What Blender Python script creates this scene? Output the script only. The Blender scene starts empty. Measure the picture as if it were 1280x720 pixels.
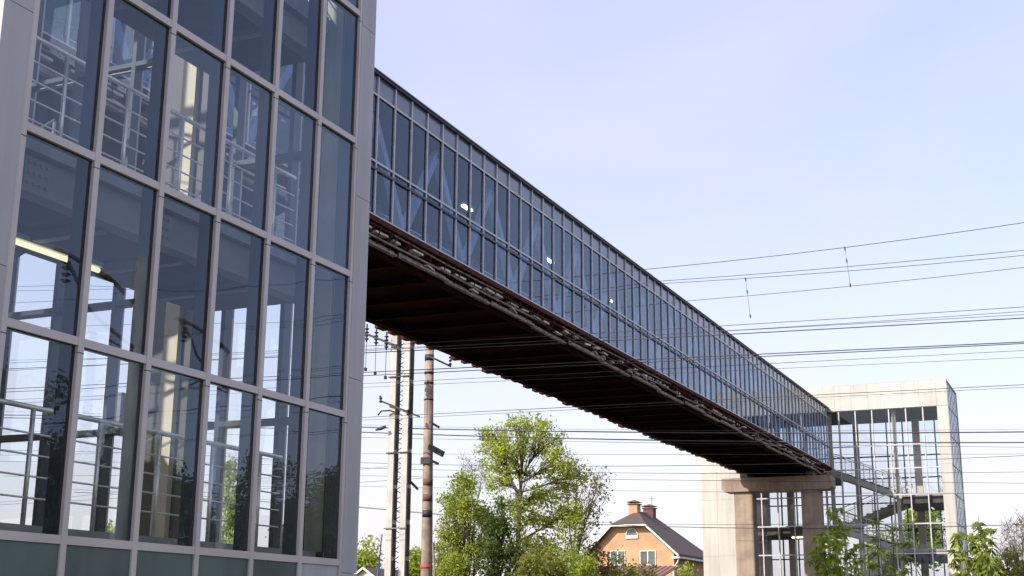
import bpy, math, random
import numpy as np
from mathutils import Vector, Matrix

R = math.radians
rnd = random.Random(7)
scene = bpy.context.scene
COL = scene.collection

# ------------------------------------------------------------------ camera frame (world: X along the bridge, Y left, Z up, camera at z=0, ground at z=-1.6)
F_PX, YAW, PITCH, ROLL = 1653.185, 0.42163866, 0.247803876, 0.00723048
GZ = -1.6
_f = Vector((math.cos(YAW)*math.cos(PITCH), math.sin(YAW)*math.cos(PITCH), math.sin(PITCH)))
_r0 = Vector((math.sin(YAW), -math.cos(YAW), 0)); _u0 = _r0.cross(_f)
_r = _r0*math.cos(ROLL) + _u0*math.sin(ROLL); _u = -_r0*math.sin(ROLL) + _u0*math.cos(ROLL)

def at(px, py, X):
    """world point seen at a pixel of the 1280x720 photograph, at the survey distance X along the bridge"""
    d = _f + _r*((px-640)/F_PX) - _u*((py-360)/F_PX)
    return d*(X/d.x)

# ------------------------------------------------------------------ materials
def new_mat(name):
    m = bpy.data.materials.new(name); m.use_nodes = True
    nt = m.node_tree; nt.nodes.clear()
    out = nt.nodes.new('ShaderNodeOutputMaterial')
    return m, nt, out

def surf(name, col, rough=.6, metal=0., var=.12, scale=3., island=0., bump=0., bscale=20., streak=0., col2=None, spec=.5):
    """Principled material with large soft noise wear, fine noise, optional random tone per piece and vertical streaks."""
    m, nt, out = new_mat(name); N, L = nt.nodes, nt.links
    b = N.new('ShaderNodeBsdfPrincipled'); L.new(b.outputs[0], out.inputs[0])
    b.inputs['Metallic'].default_value = metal
    b.inputs['Specular IOR Level'].default_value = spec
    tc = N.new('ShaderNodeTexCoord')
    n1 = N.new('ShaderNodeTexNoise'); n1.inputs['Scale'].default_value = scale; n1.inputs['Detail'].default_value = 6
    L.new(tc.outputs['Object'], n1.inputs['Vector'])
    mix = N.new('ShaderNodeMix'); mix.data_type = 'RGBA'
    c = np.array(col)
    lo = tuple(c*(1-var))+(1,); hi = tuple(np.minimum(1, c*(1+var)))+(1,)
    if col2 is not None: lo = tuple(col2)+(1,)
    mix.inputs[6].default_value = lo; mix.inputs[7].default_value = hi
    rp = N.new('ShaderNodeValToRGB'); rp.color_ramp.elements[0].position = .36; rp.color_ramp.elements[1].position = .64
    L.new(n1.outputs['Fac'], rp.inputs[0]); L.new(rp.outputs[0], mix.inputs[0])
    colout = mix.outputs[2]
    if island > 0:
        g = N.new('ShaderNodeNewGeometry'); mr = N.new('ShaderNodeMapRange')
        mr.inputs[3].default_value = 1-island; mr.inputs[4].default_value = 1+island
        L.new(g.outputs['Random Per Island'], mr.inputs[0])
        mm = N.new('ShaderNodeVectorMath'); mm.operation = 'SCALE'
        L.new(colout, mm.inputs[0]); L.new(mr.outputs[0], mm.inputs['Scale']); colout = mm.outputs[0]
    if streak > 0:
        mp = N.new('ShaderNodeMapping'); mp.inputs['Scale'].default_value = (2.6, 2.6, .16)
        L.new(tc.outputs['Object'], mp.inputs[0])
        n3 = N.new('ShaderNodeTexNoise'); n3.inputs['Scale'].default_value = 2.; n3.inputs['Detail'].default_value = 5
        L.new(mp.outputs[0], n3.inputs['Vector'])
        r3 = N.new('ShaderNodeMapRange'); r3.inputs[1].default_value = .4; r3.inputs[2].default_value = .7
        r3.inputs[3].default_value = 1; r3.inputs[4].default_value = 1-streak
        L.new(n3.outputs['Fac'], r3.inputs[0])
        m3 = N.new('ShaderNodeVectorMath'); m3.operation = 'SCALE'
        L.new(colout, m3.inputs[0]); L.new(r3.outputs[0], m3.inputs['Scale']); colout = m3.outputs[0]
    L.new(colout, b.inputs['Base Color'])
    rr = N.new('ShaderNodeMapRange'); rr.inputs[3].default_value = max(.02, rough-.1); rr.inputs[4].default_value = min(1, rough+.1)
    L.new(n1.outputs['Fac'], rr.inputs[0]); L.new(rr.outputs[0], b.inputs['Roughness'])
    if bump > 0:
        n2 = N.new('ShaderNodeTexNoise'); n2.inputs['Scale'].default_value = bscale; n2.inputs['Detail'].default_value = 5
        L.new(tc.outputs['Object'], n2.inputs['Vector'])
        bp = N.new('ShaderNodeBump'); bp.inputs['Strength'].default_value = bump; bp.inputs['Distance'].default_value = .02
        L.new(n2.outputs['Fac'], bp.inputs['Height']); L.new(bp.outputs[0], b.inputs['Normal'])
    return m

def glass(name, tint, f0, wave=.25, rtint=(.9, .95, 1), dirt=.04):
    m, nt, out = new_mat(name); N, L = nt.nodes, nt.links
    tr = N.new('ShaderNodeBsdfTransparent'); tr.inputs[0].default_value = tuple(tint)+(1,)
    gl = N.new('ShaderNodeBsdfGlossy'); gl.inputs['Roughness'].default_value = .004; gl.inputs[0].default_value = tuple(rtint)+(1,)
    tc = N.new('ShaderNodeTexCoord')
    n = N.new('ShaderNodeTexNoise'); n.inputs['Scale'].default_value = 1.3; n.inputs['Detail'].default_value = 1
    L.new(tc.outputs['Object'], n.inputs['Vector'])
    bp = N.new('ShaderNodeBump'); bp.inputs['Strength'].default_value = wave; bp.inputs['Distance'].default_value = .008
    L.new(n.outputs['Fac'], bp.inputs['Height']); L.new(bp.outputs[0], gl.inputs['Normal'])
    lw = N.new('ShaderNodeLayerWeight'); lw.inputs[0].default_value = .5
    p = N.new('ShaderNodeMath'); p.operation = 'POWER'; p.inputs[1].default_value = 4.2
    L.new(lw.outputs['Facing'], p.inputs[0])
    mr = N.new('ShaderNodeMapRange'); mr.inputs[3].default_value = f0; mr.inputs[4].default_value = .98
    L.new(p.outputs[0], mr.inputs[0])
    oi = N.new('ShaderNodeObjectInfo'); ov = N.new('ShaderNodeMapRange'); ov.inputs[3].default_value = f0*.6; ov.inputs[4].default_value = f0*1.5
    L.new(oi.outputs['Random'], ov.inputs[0]); L.new(ov.outputs[0], mr.inputs[3])
    mx = N.new('ShaderNodeMixShader'); L.new(mr.outputs[0], mx.inputs[0]); L.new(tr.outputs[0], mx.inputs[1]); L.new(gl.outputs[0], mx.inputs[2])
    # thin film of dust
    df = N.new('ShaderNodeBsdfDiffuse'); df.inputs[0].default_value = (.5, .48, .45, 1)
    n2 = N.new('ShaderNodeTexNoise'); n2.inputs['Scale'].default_value = 2.3; n2.inputs['Detail'].default_value = 8
    mp = N.new('ShaderNodeMapping'); mp.inputs['Scale'].default_value = (1, 1, .35)
    L.new(tc.outputs['Object'], mp.inputs[0]); L.new(mp.outputs[0], n2.inputs['Vector'])
    r2 = N.new('ShaderNodeMapRange'); r2.inputs[1].default_value = .35; r2.inputs[2].default_value = .8; r2.inputs[3].default_value = dirt*.3; r2.inputs[4].default_value = dirt*2
    L.new(n2.outputs['Fac'], r2.inputs[0])
    mx2 = N.new('ShaderNodeMixShader'); L.new(r2.outputs[0], mx2.inputs[0]); L.new(mx.outputs[0], mx2.inputs[1]); L.new(df.outputs[0], mx2.inputs[2])
    L.new(mx2.outputs[0], out.inputs[0])
    return m

def emit(name, col, s):
    m, nt, out = new_mat(name)
    e = nt.nodes.new('ShaderNodeEmission'); e.inputs[0].default_value = tuple(col)+(1,); e.inputs[1].default_value = s
    nt.links.new(e.outputs[0], out.inputs[0]); return m

def leafmat(name, c1, c2, trans=.45):
    m, nt, out = new_mat(name); N, L = nt.nodes, nt.links
    g = N.new('ShaderNodeNewGeometry')
    mix = N.new('ShaderNodeMix'); mix.data_type = 'RGBA'
    mix.inputs[6].default_value = tuple(c1)+(1,); mix.inputs[7].default_value = tuple(c2)+(1,)
    L.new(g.outputs['Random Per Island'], mix.inputs[0])
    d = N.new('ShaderNodeBsdfPrincipled'); d.inputs['Roughness'].default_value = .55; d.inputs['Specular IOR Level'].default_value = .3
    t = N.new('ShaderNodeBsdfTranslucent')
    L.new(mix.outputs[2], d.inputs['Base Color'])
    hs = N.new('ShaderNodeHueSaturation'); hs.inputs['Value'].default_value = 1.8; hs.inputs['Hue'].default_value = .485
    L.new(mix.outputs[2], hs.inputs['Color']); L.new(hs.outputs[0], t.inputs[0])
    mx = N.new('ShaderNodeMixShader'); mx.inputs[0].default_value = trans
    L.new(d.outputs[0], mx.inputs[1]); L.new(t.outputs[0], mx.inputs[2]); L.new(mx.outputs[0], out.inputs[0])
    return m

M = {}
M['panel'] = surf('grey_lilac_metal_panel', (.40, .385, .41), .45, var=.07, island=.06, streak=.14, scale=.8)
M['cream'] = surf('cream_metal_panel', (.50, .478, .44), .55, var=.07, island=.09, streak=.14, scale=.7)
M['alu'] = surf('pinkish_grey_aluminium', (.52, .47, .47), .4, var=.06, scale=1.2)
M['alu_shaded'] = surf('shaded_blue_aluminium', (.02, .03, .052), .5, var=.1)  # dark copy of the aluminium, shade behind the glass put into the colour
M['gasket'] = surf('black_gasket', (.01, .01, .012), .7)
M['bridge_alu'] = surf('weathered_grey_aluminium', (.52, .51, .54), .4, var=.1)
M['bridge_dark'] = surf('dark_roof_edge_metal', (.03, .033, .04), .5)
M['spandrel'] = surf('blue_grey_spandrel_panel', (.085, .12, .125), .3, var=.22, scale=.9, streak=.2, island=.08)
M['bspandrel'] = surf('blue_grey_opaque_glass', (.15, .19, .25), .12, var=.08, scale=.6, island=.06)
M['glass'] = glass('clear_tower_glass', (.91, .935, .94), .065, rtint=(.64,.81,1.), dirt=.012)
M['glass_side'] = glass('grazing_side_glass', (.85, .88, .90), .10, wave=.01, rtint=(.93,.95,1), dirt=.03)
M['bglass'] = glass('blue_bridge_glass', (.48, .62, .82), .04, wave=.06, rtint=(.70,.85,1.), dirt=.010)
M['steel_int'] = surf('grey_painted_steel', (.14, .145, .165), .5, var=.1)
M['soffit'] = surf('dark_grey_soffit', (.085, .077, .074), .85, var=.15, spec=.15)
M['dkceil'] = surf('dark_bridge_ceiling', (.03, .032, .036), .8, spec=.1)
M['truss'] = surf('white_truss_paint', (.62, .62, .62), .5, var=.1, scale=2, streak=.15)
M['floor'] = surf('grey_stone_floor', (.32, .30, .28), .6)
M['colm'] = surf('beige_painted_column', (.58, .52, .42), .7, var=.05, scale=1.5)
M['inox'] = surf('stainless_steel', (.78, .77, .74), .28, metal=.6, var=.05)
M['white'] = surf('white_painted_steel', (.62, .63, .64), .5, var=.12, scale=2, streak=.15)
M['rust'] = surf('rust_brown_steel', (.075, .026, .018), .85, var=.3, scale=4, bump=.3, spec=.1)
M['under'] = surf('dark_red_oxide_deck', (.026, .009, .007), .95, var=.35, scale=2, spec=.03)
M['pale'] = surf('pale_weathered_board', (.55, .50, .43), .8, var=.25, scale=6, island=.3)
M['flange'] = surf('rusty_flange_steel', (.23, .195, .17), .7, var=.3, scale=5, col2=(.12, .075, .055))
M['concrete'] = surf('brown_concrete', (.30, .235, .185), .85, var=.18, scale=1.5, bump=.4, streak=.25)
M['poleconc'] = surf('pale_pole_concrete', (.52, .49, .46), .85, var=.12, scale=2, bump=.3, streak=.2)
M['polebrown'] = surf('brown_pole_concrete', (.32, .245, .195), .85, var=.25, scale=2.5, bump=.4, streak=.3)
M['black'] = surf('black_ironwork', (.02, .02, .022), .6)
M['wire'] = surf('dark_wire', (.045, .043, .045), .6, var=.2)
M['shade_strip'] = surf('dark_post_side_shade', (.07, .062, .058), .8, var=.3, scale=2.5)  # patchy dark tone standing for the shaded side of the twin posts
M['red'] = surf('red_paint_band', (.55, .04, .04), .6)
M['bluecable'] = surf('blue_cable', (.10, .16, .35), .6)
M['tube'] = emit('warm_lit_tube', (1., .93, .58), .62)
M['lamp'] = emit('lit_fluorescent_tube', (1., .95, .72), 4.)
M['orange'] = surf('orange_render', (.50, .30, .17), .9, var=.12, scale=1.2, bump=.1, bscale=60)
M['roofbrown'] = surf('brown_roof_tile', (.088, .064, .055), .8, var=.12, scale=5, bump=.2)
M['trim'] = surf('white_trim', (.75, .73, .70), .6)
M['brick'] = surf('dark_brown_brick', (.13, .07, .06), .85, var=.2, scale=8)
M['winpane'] = surf('grey_window_pane', (.10, .12, .13), .08, var=.3, scale=.8)
M['shedroof'] = surf('reddish_brown_sheet_metal', (.21, .115, .10), .55, var=.1, scale=1.5)
M['creamwall'] = surf('cream_render', (.66, .62, .50), .9, var=.04)
M['bark'] = surf('grey_brown_bark', (.085, .065, .05), .9, var=.3, scale=8, bump=.5)
M['twig'] = surf('grey_twig', (.22, .20, .17), .9, var=.2)
M['stem'] = surf('green_brown_stem', (.10, .09, .045), .8, var=.2)
M['leaf_bright'] = leafmat('bright_spring_leaf', (.20, .27, .022), (.42, .49, .075))
M['leaf_mid'] = leafmat('mid_green_leaf', (.15, .22, .022), (.35, .41, .06))
M['leaf_dark'] = leafmat('dark_green_leaf', (.05, .085, .018), (.11, .16, .03), .35)
M['leaf_olive'] = leafmat('olive_leaf', (.14, .16, .025), (.28, .29, .07))
M['leaf_brown'] = leafmat('reddish_bud_leaf', (.13, .10, .035), (.20, .18, .06))
M['leaf_sap'] = leafmat('fresh_sapling_leaf', (.07, .12, .02), (.34, .40, .075), .45)

# ------------------------------------------------------------------ mesh helpers
class MB:
    def __init__(s): s.v = []; s.f = []; s.m = []
    def add(s, vs, fs, mi=0):
        o = len(s.v); s.v += [tuple(v) for v in vs]; s.f += [tuple(i+o for i in f) for f in fs]; s.m += [mi]*len(fs); return s
    def box(s, x0, x1, y0, y1, z0, z1, mi=0):
        return s.add([(x0,y0,z0),(x1,y0,z0),(x1,y1,z0),(x0,y1,z0),(x0,y0,z1),(x1,y0,z1),(x1,y1,z1),(x0,y1,z1)],
                     [(0,3,2,1),(4,5,6,7),(0,1,5,4),(1,2,6,5),(2,3,7,6),(3,0,4,7)], mi)
    def bar(s, p, q, w, h, mi=0):
        p, q = Vector(p), Vector(q); d = (q-p).normalized()
        a = d.cross(Vector((0,0,1)))
        if a.length < 1e-3: a = Vector((0,1,0))
        a.normalize(); b = a.cross(d)
        vs = [c + a*(i*w/2) + b*(j*h/2) for c in (p, q) for i, j in ((-1,-1),(1,-1),(1,1),(-1,1))]
        return s.add(vs, [(0,3,2,1),(4,5,6,7),(0,1,5,4),(1,2,6,5),(2,3,7,6),(3,0,4,7)], mi)
    def tube(s, pts, r, n=6, mi=0):
        pts = [Vector(p) for p in pts]; k = len(pts)
        rs = r if isinstance(r, (list, tuple)) else [r]*k
        vs = []
        for i, p in enumerate(pts):
            d = (pts[min(i+1,k-1)]-pts[max(i-1,0)]).normalized()
            a = d.cross(Vector((0,0,1)))
            if a.length < .05: a = d.cross(Vector((1,0,0)))
            a.normalize(); b = a.cross(d)
            for j in range(n):
                t = 2*math.pi*j/n; vs.append(p + (a*math.cos(t)+b*math.sin(t))*rs[i])
        fs = [(i*n+j, i*n+(j+1)%n, (i+1)*n+(j+1)%n, (i+1)*n+j) for i in range(k-1) for j in range(n)]
        fs.append(tuple(range(n-1,-1,-1))); fs.append(tuple((k-1)*n+j for j in range(n)))
        return s.add(vs, fs, mi)
    def quad(s, a, b, c, d, mi=0): return s.add([a,b,c,d], [(0,1,2,3)], mi)
    def build(s, name, mats, parent=None, smooth=False, kind=None, at_=None):
        me = bpy.data.meshes.new(name)
        off = Vector((0,0,0))
        if at_ is not None: off = Vector(at_)
        p = parent; base = Vector((0,0,0))
        while p is not None: base += p.location; p = p.parent
        o_ = base+off
        me.from_pydata([(v[0]-o_.x, v[1]-o_.y, v[2]-o_.z) for v in s.v], [], s.f)
        if not isinstance(mats, (list, tuple)): mats = [mats]
        for m in mats: me.materials.append(m)
        if len(mats) > 1: me.polygons.foreach_set('material_index', s.m)
        if smooth: me.polygons.foreach_set('use_smooth', [True]*len(me.polygons))
        me.update()
        o = bpy.data.objects.new(name, me); COL.objects.link(o)
        o.parent = parent; o.location = off
        if kind: o['kind'] = kind
        return o

def thing(name, label, cat, loc=(0,0,0), group=None):
    o = bpy.data.objects.new(name, None); COL.objects.link(o); o.location = loc; o.empty_display_size = .2
    return tag(o, label, cat, group)
def tag(o, label, cat, group=None):
    o['label'] = label; o['category'] = cat
    if group: o['group'] = group
    return o
def dup(o, parent, dx, dy=0, dz=0):
    c = o.copy(); COL.objects.link(c); c.parent = parent; c.location = Vector(o.location)+Vector((dx,dy,dz)); return c

# ------------------------------------------------------------------ ground
g = MB()
n = 40; S = 900
hs = {}
for i in range(n+1):
    for j in range(n+1):
        x = -300+(1200)*i/n; y = -600+1200*j/n
        g.v.append((x, y, GZ))
for i in range(n):
    for j in range(n):
        a = i*(n+1)+j; g.f.append((a, a+n+1, a+n+2, a+1)); g.m.append(0)
M['ground'] = surf('rough_grass_and_gravel', (.075, .085, .035), .95, var=.3, scale=.35, bump=.6, bscale=8, col2=(.11, .10, .07))
o = g.build('ground', M['ground']); o['kind'] = 'structure'
b = MB().box(16, 66, -120, 140, GZ-.3, GZ+.25)
M['ballast'] = surf('railway_ballast', (.11, .095, .08), .95, var=.3, scale=9, bump=.8, bscale=30)
o = b.build('ballast_bed', M['ballast']); o['kind'] = 'structure'

# ------------------------------------------------------------------ towers
T = [0.6036+1.581*k for k in range(8)]      # transom levels
ROOF, OPEN = 13.1, 11.68
Y0, Y1 = 7.5, 21.5
BY0, BY1, BZ0, BZ1 = 14.0, 18.4, 7.95, 12.0  # bridge envelope

def railing(parent, x0, x1, y, z, dx=.84, off=.38):
    mb = MB(); mb.tube([(x0,y,z+1.0),(x1,y,z+1.0)], .024, 8)
    for k in range(1,5): mb.tube([(x0,y,z+.18*k+.06),(x1,y,z+.18*k+.06)], .009, 5)
    r = mb.build('railing', M['inox'], parent, smooth=True)
    x = x0+off
    while x < x1:
        MB().tube([(x,y,z-.12),(x,y,z+.98)], .021, 8).build('railing_post', M['inox'], r, smooth=True); x += dx
    return r

def railing_y(parent, x, y0, y1, z0, z1, dy=1.0):
    """railing along a flight: from (y0,z0) to (y1,z1)"""
    mb = MB()
    L = lambda t, h: (x, y0+(y1-y0)*t, z0+(z1-z0)*t+h)
    mb.tube([L(0,1.),L(1,1.)], .024, 8)
    for k in (range(1,5) if parent['label'].startswith('far') else (2,)): mb.tube([L(0,.2*k),L(1,.2*k)], .009, 5)
    mt = M['inox'] if parent['label'].startswith('far') else M['steel_int']
    r = mb.build('railing', mt, parent, smooth=True)
    n = max(2, int(abs(y1-y0)/dy)+1)
    for i in range(n): 
        t = i/(n-1); MB().tube([L(t,-.1),L(t,.98)], .021, 8).build('railing_post', mt, r, smooth=True)
    return r

def flight(parent, x0, x1, ya, za, yb, zb):
    """stair flight from (ya,za) to (yb,zb), stepped top, sloping soffit, two stringers"""
    n = max(2, int(round(abs(zb-za)/.16))); mb = MB()
    for i in range(n):
        t0, t1 = i/n, (i+1)/n
        z = max(za+(zb-za)*t0, za+(zb-za)*t1)
        y_a, y_b = sorted((ya+(yb-ya)*t0, ya+(yb-ya)*t1))
        mb.box(x0+.06, x1-.06, y_a, y_b, z-.05, z)
    f = mb.build('stair_flight', M['floor'], parent)
    s = MB()
    for x in (x0+.03, x1-.03): s.bar((x,ya,za-.12),(x,yb,zb-.12), .055, .30)
    s.bar(((x0+x1)/2,ya,za-.28),((x0+x1)/2,yb,zb-.28), (x1-x0)-.15, .03)
    s.build('stair_stringer', M['cream'] if parent['label'].startswith('far') else M['steel_int'], f)
    for x in ((x0+.05, x1-.05) if parent['label'].startswith('far') else (x1-.05,)): railing_y(parent, x, ya, yb, za, zb)

def wall_frame(u, w):
    """curtain wall helper: returns nothing"""

def curtain_end(parent, X, inward, mulY, trZ, z0, z1, skip_bridge, yA, yB, cap):
    """glazed end wall in plane X=const: frame part with a glazing sub-part"""
    fr = MB(); xa, xb = sorted((X, X+inward*.03)); xc, xd = sorted((X+inward*.032, X+inward*.17))
    for y in mulY:
        hi = z1
        if skip_bridge and BY0-.05 < y < BY1+.05: hi = BZ0-.05
        fr.box(xa, xb, y-.03, y+.03, z0, hi, 0); fr.box(xc, xd, y-.03, y+.03, z0, hi, 1)
    ys = sorted([yA]+list(mulY)+[yB])
    for z in trZ:
        if skip_bridge and BZ0-.1 < z:
            segs = [(yA, BY0-.05), (BY1+.05, yB)]
        else: segs = [(yA, yB)]
        for a, c in segs:
            fr.box(xa+.002, xb-.002, a, c, z-.033, z+.033, 0); fr.box(xc+.002, xd-.05*1, a, c, z-.03, z+.03, 1)
    f = fr.build('curtain_wall', [cap, M['alu_shaded']], parent)
    gp = MB(); xg = X+inward*.031
    for a, c in zip(ys[:-1], ys[1:]):
        for b0, b1 in zip(trZ[:-1], trZ[1:]):
            mid = (a+c)/2
            if skip_bridge and BY0 < mid < BY1 and b1 > BZ0: 
                if b0 > BZ0-.3: continue
                b1 = BZ0-.05
            gp.quad((xg,a,b0),(xg,c,b0),(xg,c,b1),(xg,a,b1))
    gp.build('glazing', M['glass'], f)
    return f

def tower(label, X0, X1, front_x, near):
    """front_x: the end wall that is clad in cream panels and looks back along the bridge"""
    t = thing('stair_tower', label, 'stair tower', ((X0+X1)/2, (Y0+Y1)/2, GZ), 'glass stair towers')
    # --- clad frames round the two end walls
    cm = M['cream']
    for X, s in ((X0, 1), (X1, -1)):
        isf = (s == 1)
        mb = MB(); xa, xb = sorted((X, X+s*.30))
        # right corner pier
        if near:
            pass
        lv = [GZ]+T[1:]+[OPEN]
        zs = [GZ, T[0]]+T[1:]
        for a, c in zip(zs[:-1], zs[1:]):
            if isf or not near: mb.box(xa, xb, Y0+.02, 8.1, a+.004, c-.004)
            if near and isf:
                for k in range(3): mb.box(xa, xb-.1, 8.104+.83*k, 8.10+.83*(k+1), a+.004, c-.004)  # solid panels added on the unseen wall to keep sun off the mullions
            mb.box(xa, xb, 18.75, 20.6-.004, a+.004, c-.004); mb.box(xa, xb, 20.604, Y1, a+.004, c-.004)
        # parapet band in two rows of panels
        ys = [Y0+.02]+[8.1+.92*k for k in range(0, 15)]
        ys = [y for y in ys if y < Y1-.3]+[Y1]
        for a, c in zip(ys[:-1], ys[1:]):
            mb.box(xa, xb, a+.004, c-.004, OPEN+.004, OPEN+.70); mb.box(xa, xb, a+.004, c-.004, OPEN+.708, ROOF)
        mb.build('wall_panels', cm, t)
        MB().box(xa+.02, xb-.02, Y0+.05, 8.07, GZ, ROOF-.03).box(xa+.02, xb-.02, 18.78, Y1-.03, GZ, ROOF-.03).box(xa+.02, xb-.02, 8.08, 18.77, OPEN+.03, ROOF-.03).build('wall_core', M['gasket'], t)
        if near and not isf:
            mul = [8.45, 9.27, 10.02, 10.92, 11.87, 12.72, 13.57]
        else:
            mul = [8.87+.915*k for k in range(11)]
        skip = (X == X1) if near else (X == X0)
        trz = [GZ]+T[:5]+[8.36, 9.65, OPEN] if not near else [GZ]+T
        yA = 8.1
        if near and isf: yA = 10.6; mul = [y for y in mul if y > 11]
        cap = M['alu'] if near else (M['bridge_alu'] if isf else M['alu_shaded'])  # far rear frame takes the shaded copy for a backlit look
        curtain_end(t, X+s*.06, s, mul, trz, GZ, OPEN, skip, yA, 18.75, cap)
    # --- roof and floors
    MB().box(X0+.31, X1-.31, Y0+.25, Y1-.25, OPEN+.02, OPEN+.4).build('roof_slab', M['soffit'], t)
    MB().box(X0+.02, X1-.02, Y0+.02, Y1-.02, ROOF, ROOF+.05).build('roof_capping', M['panel'], t)
    a, c = X0+.33, X1-.33
    MB().box(a, c, Y0+.3, Y1-.3, GZ-.05, .72).build('ground_floor', M['floor'], t)
    yl = 9.58 if near else 10.3
    for zt in (6.95, 4.0):
        lz = MB().box(a, c, 7.95, yl, zt-.14, zt).build('landing', M['floor'], t)
        sf = MB()
        sf.box(a, c, 8.1, yl-.05, zt-.5, zt-.145)
        sf.build('soffit', M['soffit'], lz)
        js = MB(); x = a+.5
        while x < c: js.box(x-.05, x+.05, 8.1, yl-.1, zt-.60, zt-.505); x += 1.15
        js.build('joist', M['steel_int'], lz)
        bm = MB()
        bm.box(a, c, 7.93, 8.0, zt-.20, zt+.015)                  # upper fascia plate
        bm.box(a, c, 8.02, 8.05, zt-.52, zt-.20)                  # recessed web
        bm.box(a, c, 7.94, 8.12, zt-.56, zt-.52)                  # lower flange
        e = bm.build('edge_beam', M['steel_int'] if near else M['cream'], lz)
        sp = MB(); x = a+.55
        while x < c-.3:
            sp.box(x, x+.30, 8.0, 8.02, zt-.50, zt-.23)
            for i in range(4):
                for j in range(3): sp.box(x+.03+.07*i, x+.055+.07*i, 7.985, 8.0, zt-.47+.09*j, zt-.445+.09*j)
            x += 1.62
        sp.build('splice_plate', M['steel_int'], e)
        railing(t, a, c, 8.3, zt)
    railing(t, a, c, 8.3, .75)
    for zt in (5.4, 2.2, 8.5):
        yb = 14.3
        MB().box(a, c, yb, Y1-.4, zt-.5, zt).build('floor_slab', M['soffit'], t)
    xm = (a+c)/2
    h1, h2 = (a+.1, xm-.1), (xm+.1, c-.1)
    if near: h1, h2 = (a+.1, a+1.25), (a+1.35, a+2.5)
    flight(t, *h1, yl, 6.95, 14.3, 8.5)
    flight(t, *h2, 14.3, 5.4, yl, 6.95)
    flight(t, *h1, yl, 4.0, 14.3, 5.4)
    flight(t, *h2, 14.3, 2.2, yl, 4.0)
    flight(t, *h1, yl, .75, 14.3, 2.2)
    # columns
    cols = [(X1-.46, 9.68, 9.88), (X0+.48, 9.63, 9.9), (X1-.48, 14.35, 14.62), (X0+.48, 14.35, 14.62), (X1-.48, 18.4, 18.7), (X0+.48, 18.4, 18.7)]
    if not near: cols = [(X0+.6, 10.42, 10.62), (X0+.75, 14.0, 14.2), (X1-.5, 9.7, 10.1), (X1-.5, 16.4, 16.7), (X1-.5, 17.2, 17.6), (X1-.5, 13.2, 13.5)]
    for x, ya, yb in cols:
        MB().box(x-(.06 if near else .10), x+(.06 if near else .10), ya, yb, .72, OPEN+.02).build('column', M['colm'], t)
    # light tubes under the landings
    for zt in (3.36, 6.3):
        l = MB().tube([(xm-1.05, 8.94, zt),(xm+.08, 8.94, zt)], .028, 8).build('light_tube', M['tube'], t, smooth=True)
        MB().box(xm-1.07, xm+.10, 8.90, 8.98, zt+.03, zt+.08).build('lamp_housing', M['white'], l)
    if not near:
        l = MB().tube([(X0+1.5, 15.6, 4.82),(X0+1.5, 16.7, 4.82)], .03, 8).build('light_tube', M['lamp'], t, smooth=True)
    return t

near = tower('near grey stair tower with tall glass wall and railings inside', 7.0, 12.638, 7.0, True)
far = tower('far cream stair tower with glazed openings at the end of the bridge', 75.0, 80.3, 75.0, False)

M['infill'] = surf('dark_grey_infill_panel', (.095, .09, .09), .6, var=.15, scale=1.5)
MB().box(12.20, 12.36, 9.42, 10.36, .72, OPEN).build('infill_panel', M['infill'], near)
M['inner'] = surf('greenish_grey_inner_lining', (.30, .31, .28), .7, var=.15, scale=2, streak=.3)
MB().box(12.33, 12.60, 7.745, 7.97, .72, OPEN).box(12.40, 12.60, 7.972, 8.12, .72, OPEN).build('pier_lining', M['inner'], near)
# --- the long glazed side of the near tower (plane Y = 7.5)
MX = [7.3295, 8.1737, 9.0166, 9.8577, 10.6968, 11.5353, 12.3245]
TOPS = T+[ROOF]
for X_a, X_b in ((6.99, MX[0]-.03), (MX[-1]+.012, 12.645)):
    mb = MB(); z = GZ
    while z < ROOF:
        z2 = min(z+2.1, ROOF); mb.box(X_a, X_b, 7.485, 7.52, z+.003, z2-.003); z = z2
    mb.box(X_a+.02, X_b-.03, 7.525, 7.74, GZ, ROOF-.01)
    mb.build('corner_pier', M['panel'], near)
MB().box(MX[0]-.05, MX[-1]+.03, 7.497, 7.74, T[7]+.04, ROOF-.006).build('parapet_panel', M['panel'], near)
for i, x in enumerate(MX):
    mb = MB(); w = .032
    mb.box(x-w, x+w, 7.49, 7.524, GZ, T[7]+.035, 0)
    mb.box(x-w-.006, x+w-.004, 7.527, 7.552, GZ, T[7]+.03, 2)
    mb.box(x-w, x+w-.006, 7.556, 7.69, GZ, T[7]+.03, 1)
    for z in T[1:7]: mb.box(x-w-.0006, x+w+.0006, 7.4893, 7.512, z-.095, z-.087, 2)
    mb.build('mullion', [M['alu'], M['alu_shaded'], M['gasket']], near)
for j, z in enumerate(T):
    mb = MB()
    for a, c in zip(MX[:-1], MX[1:]):
        mb.box(a+.033, c-.033, 7.493, 7.523, z-.034, z+.034, 0)
        mb.box(a+.033, c-.040, 7.5272, 7.5518, z-.04, z+.03, 2)
        mb.box(a+.033, c-.035, 7.556, 7.60, z-.034, z+.03, 1)
    mb.build('transom', [M['alu'], M['alu_shaded'], M['gasket']], near)
for i, (a, c) in enumerate(zip(MX[:-1], MX[1:])):
    for j, (b0, b1) in enumerate(zip(T[:-1], T[1:])):
        e = [rnd.uniform(-.0016, .0016) for _ in range(4)]
        yg = 7.5255
        MB().quad((a+.02,yg+e[0]*.3,b0+.02),(c-.02,yg+e[1]*.3,b0+.02),(c-.02,yg+e[2]*.3,b1-.02),(a+.02,yg+e[3]*.3,b1-.02)).build('glass_pane', M['glass'], near)
    m_ = M['spandrel'] if i < 5 else M['panel']
    MB().box(a+.034, c-.034, 7.508, 7.522, GZ, T[0]-.036).build('spandrel_panel', m_, near)
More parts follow.
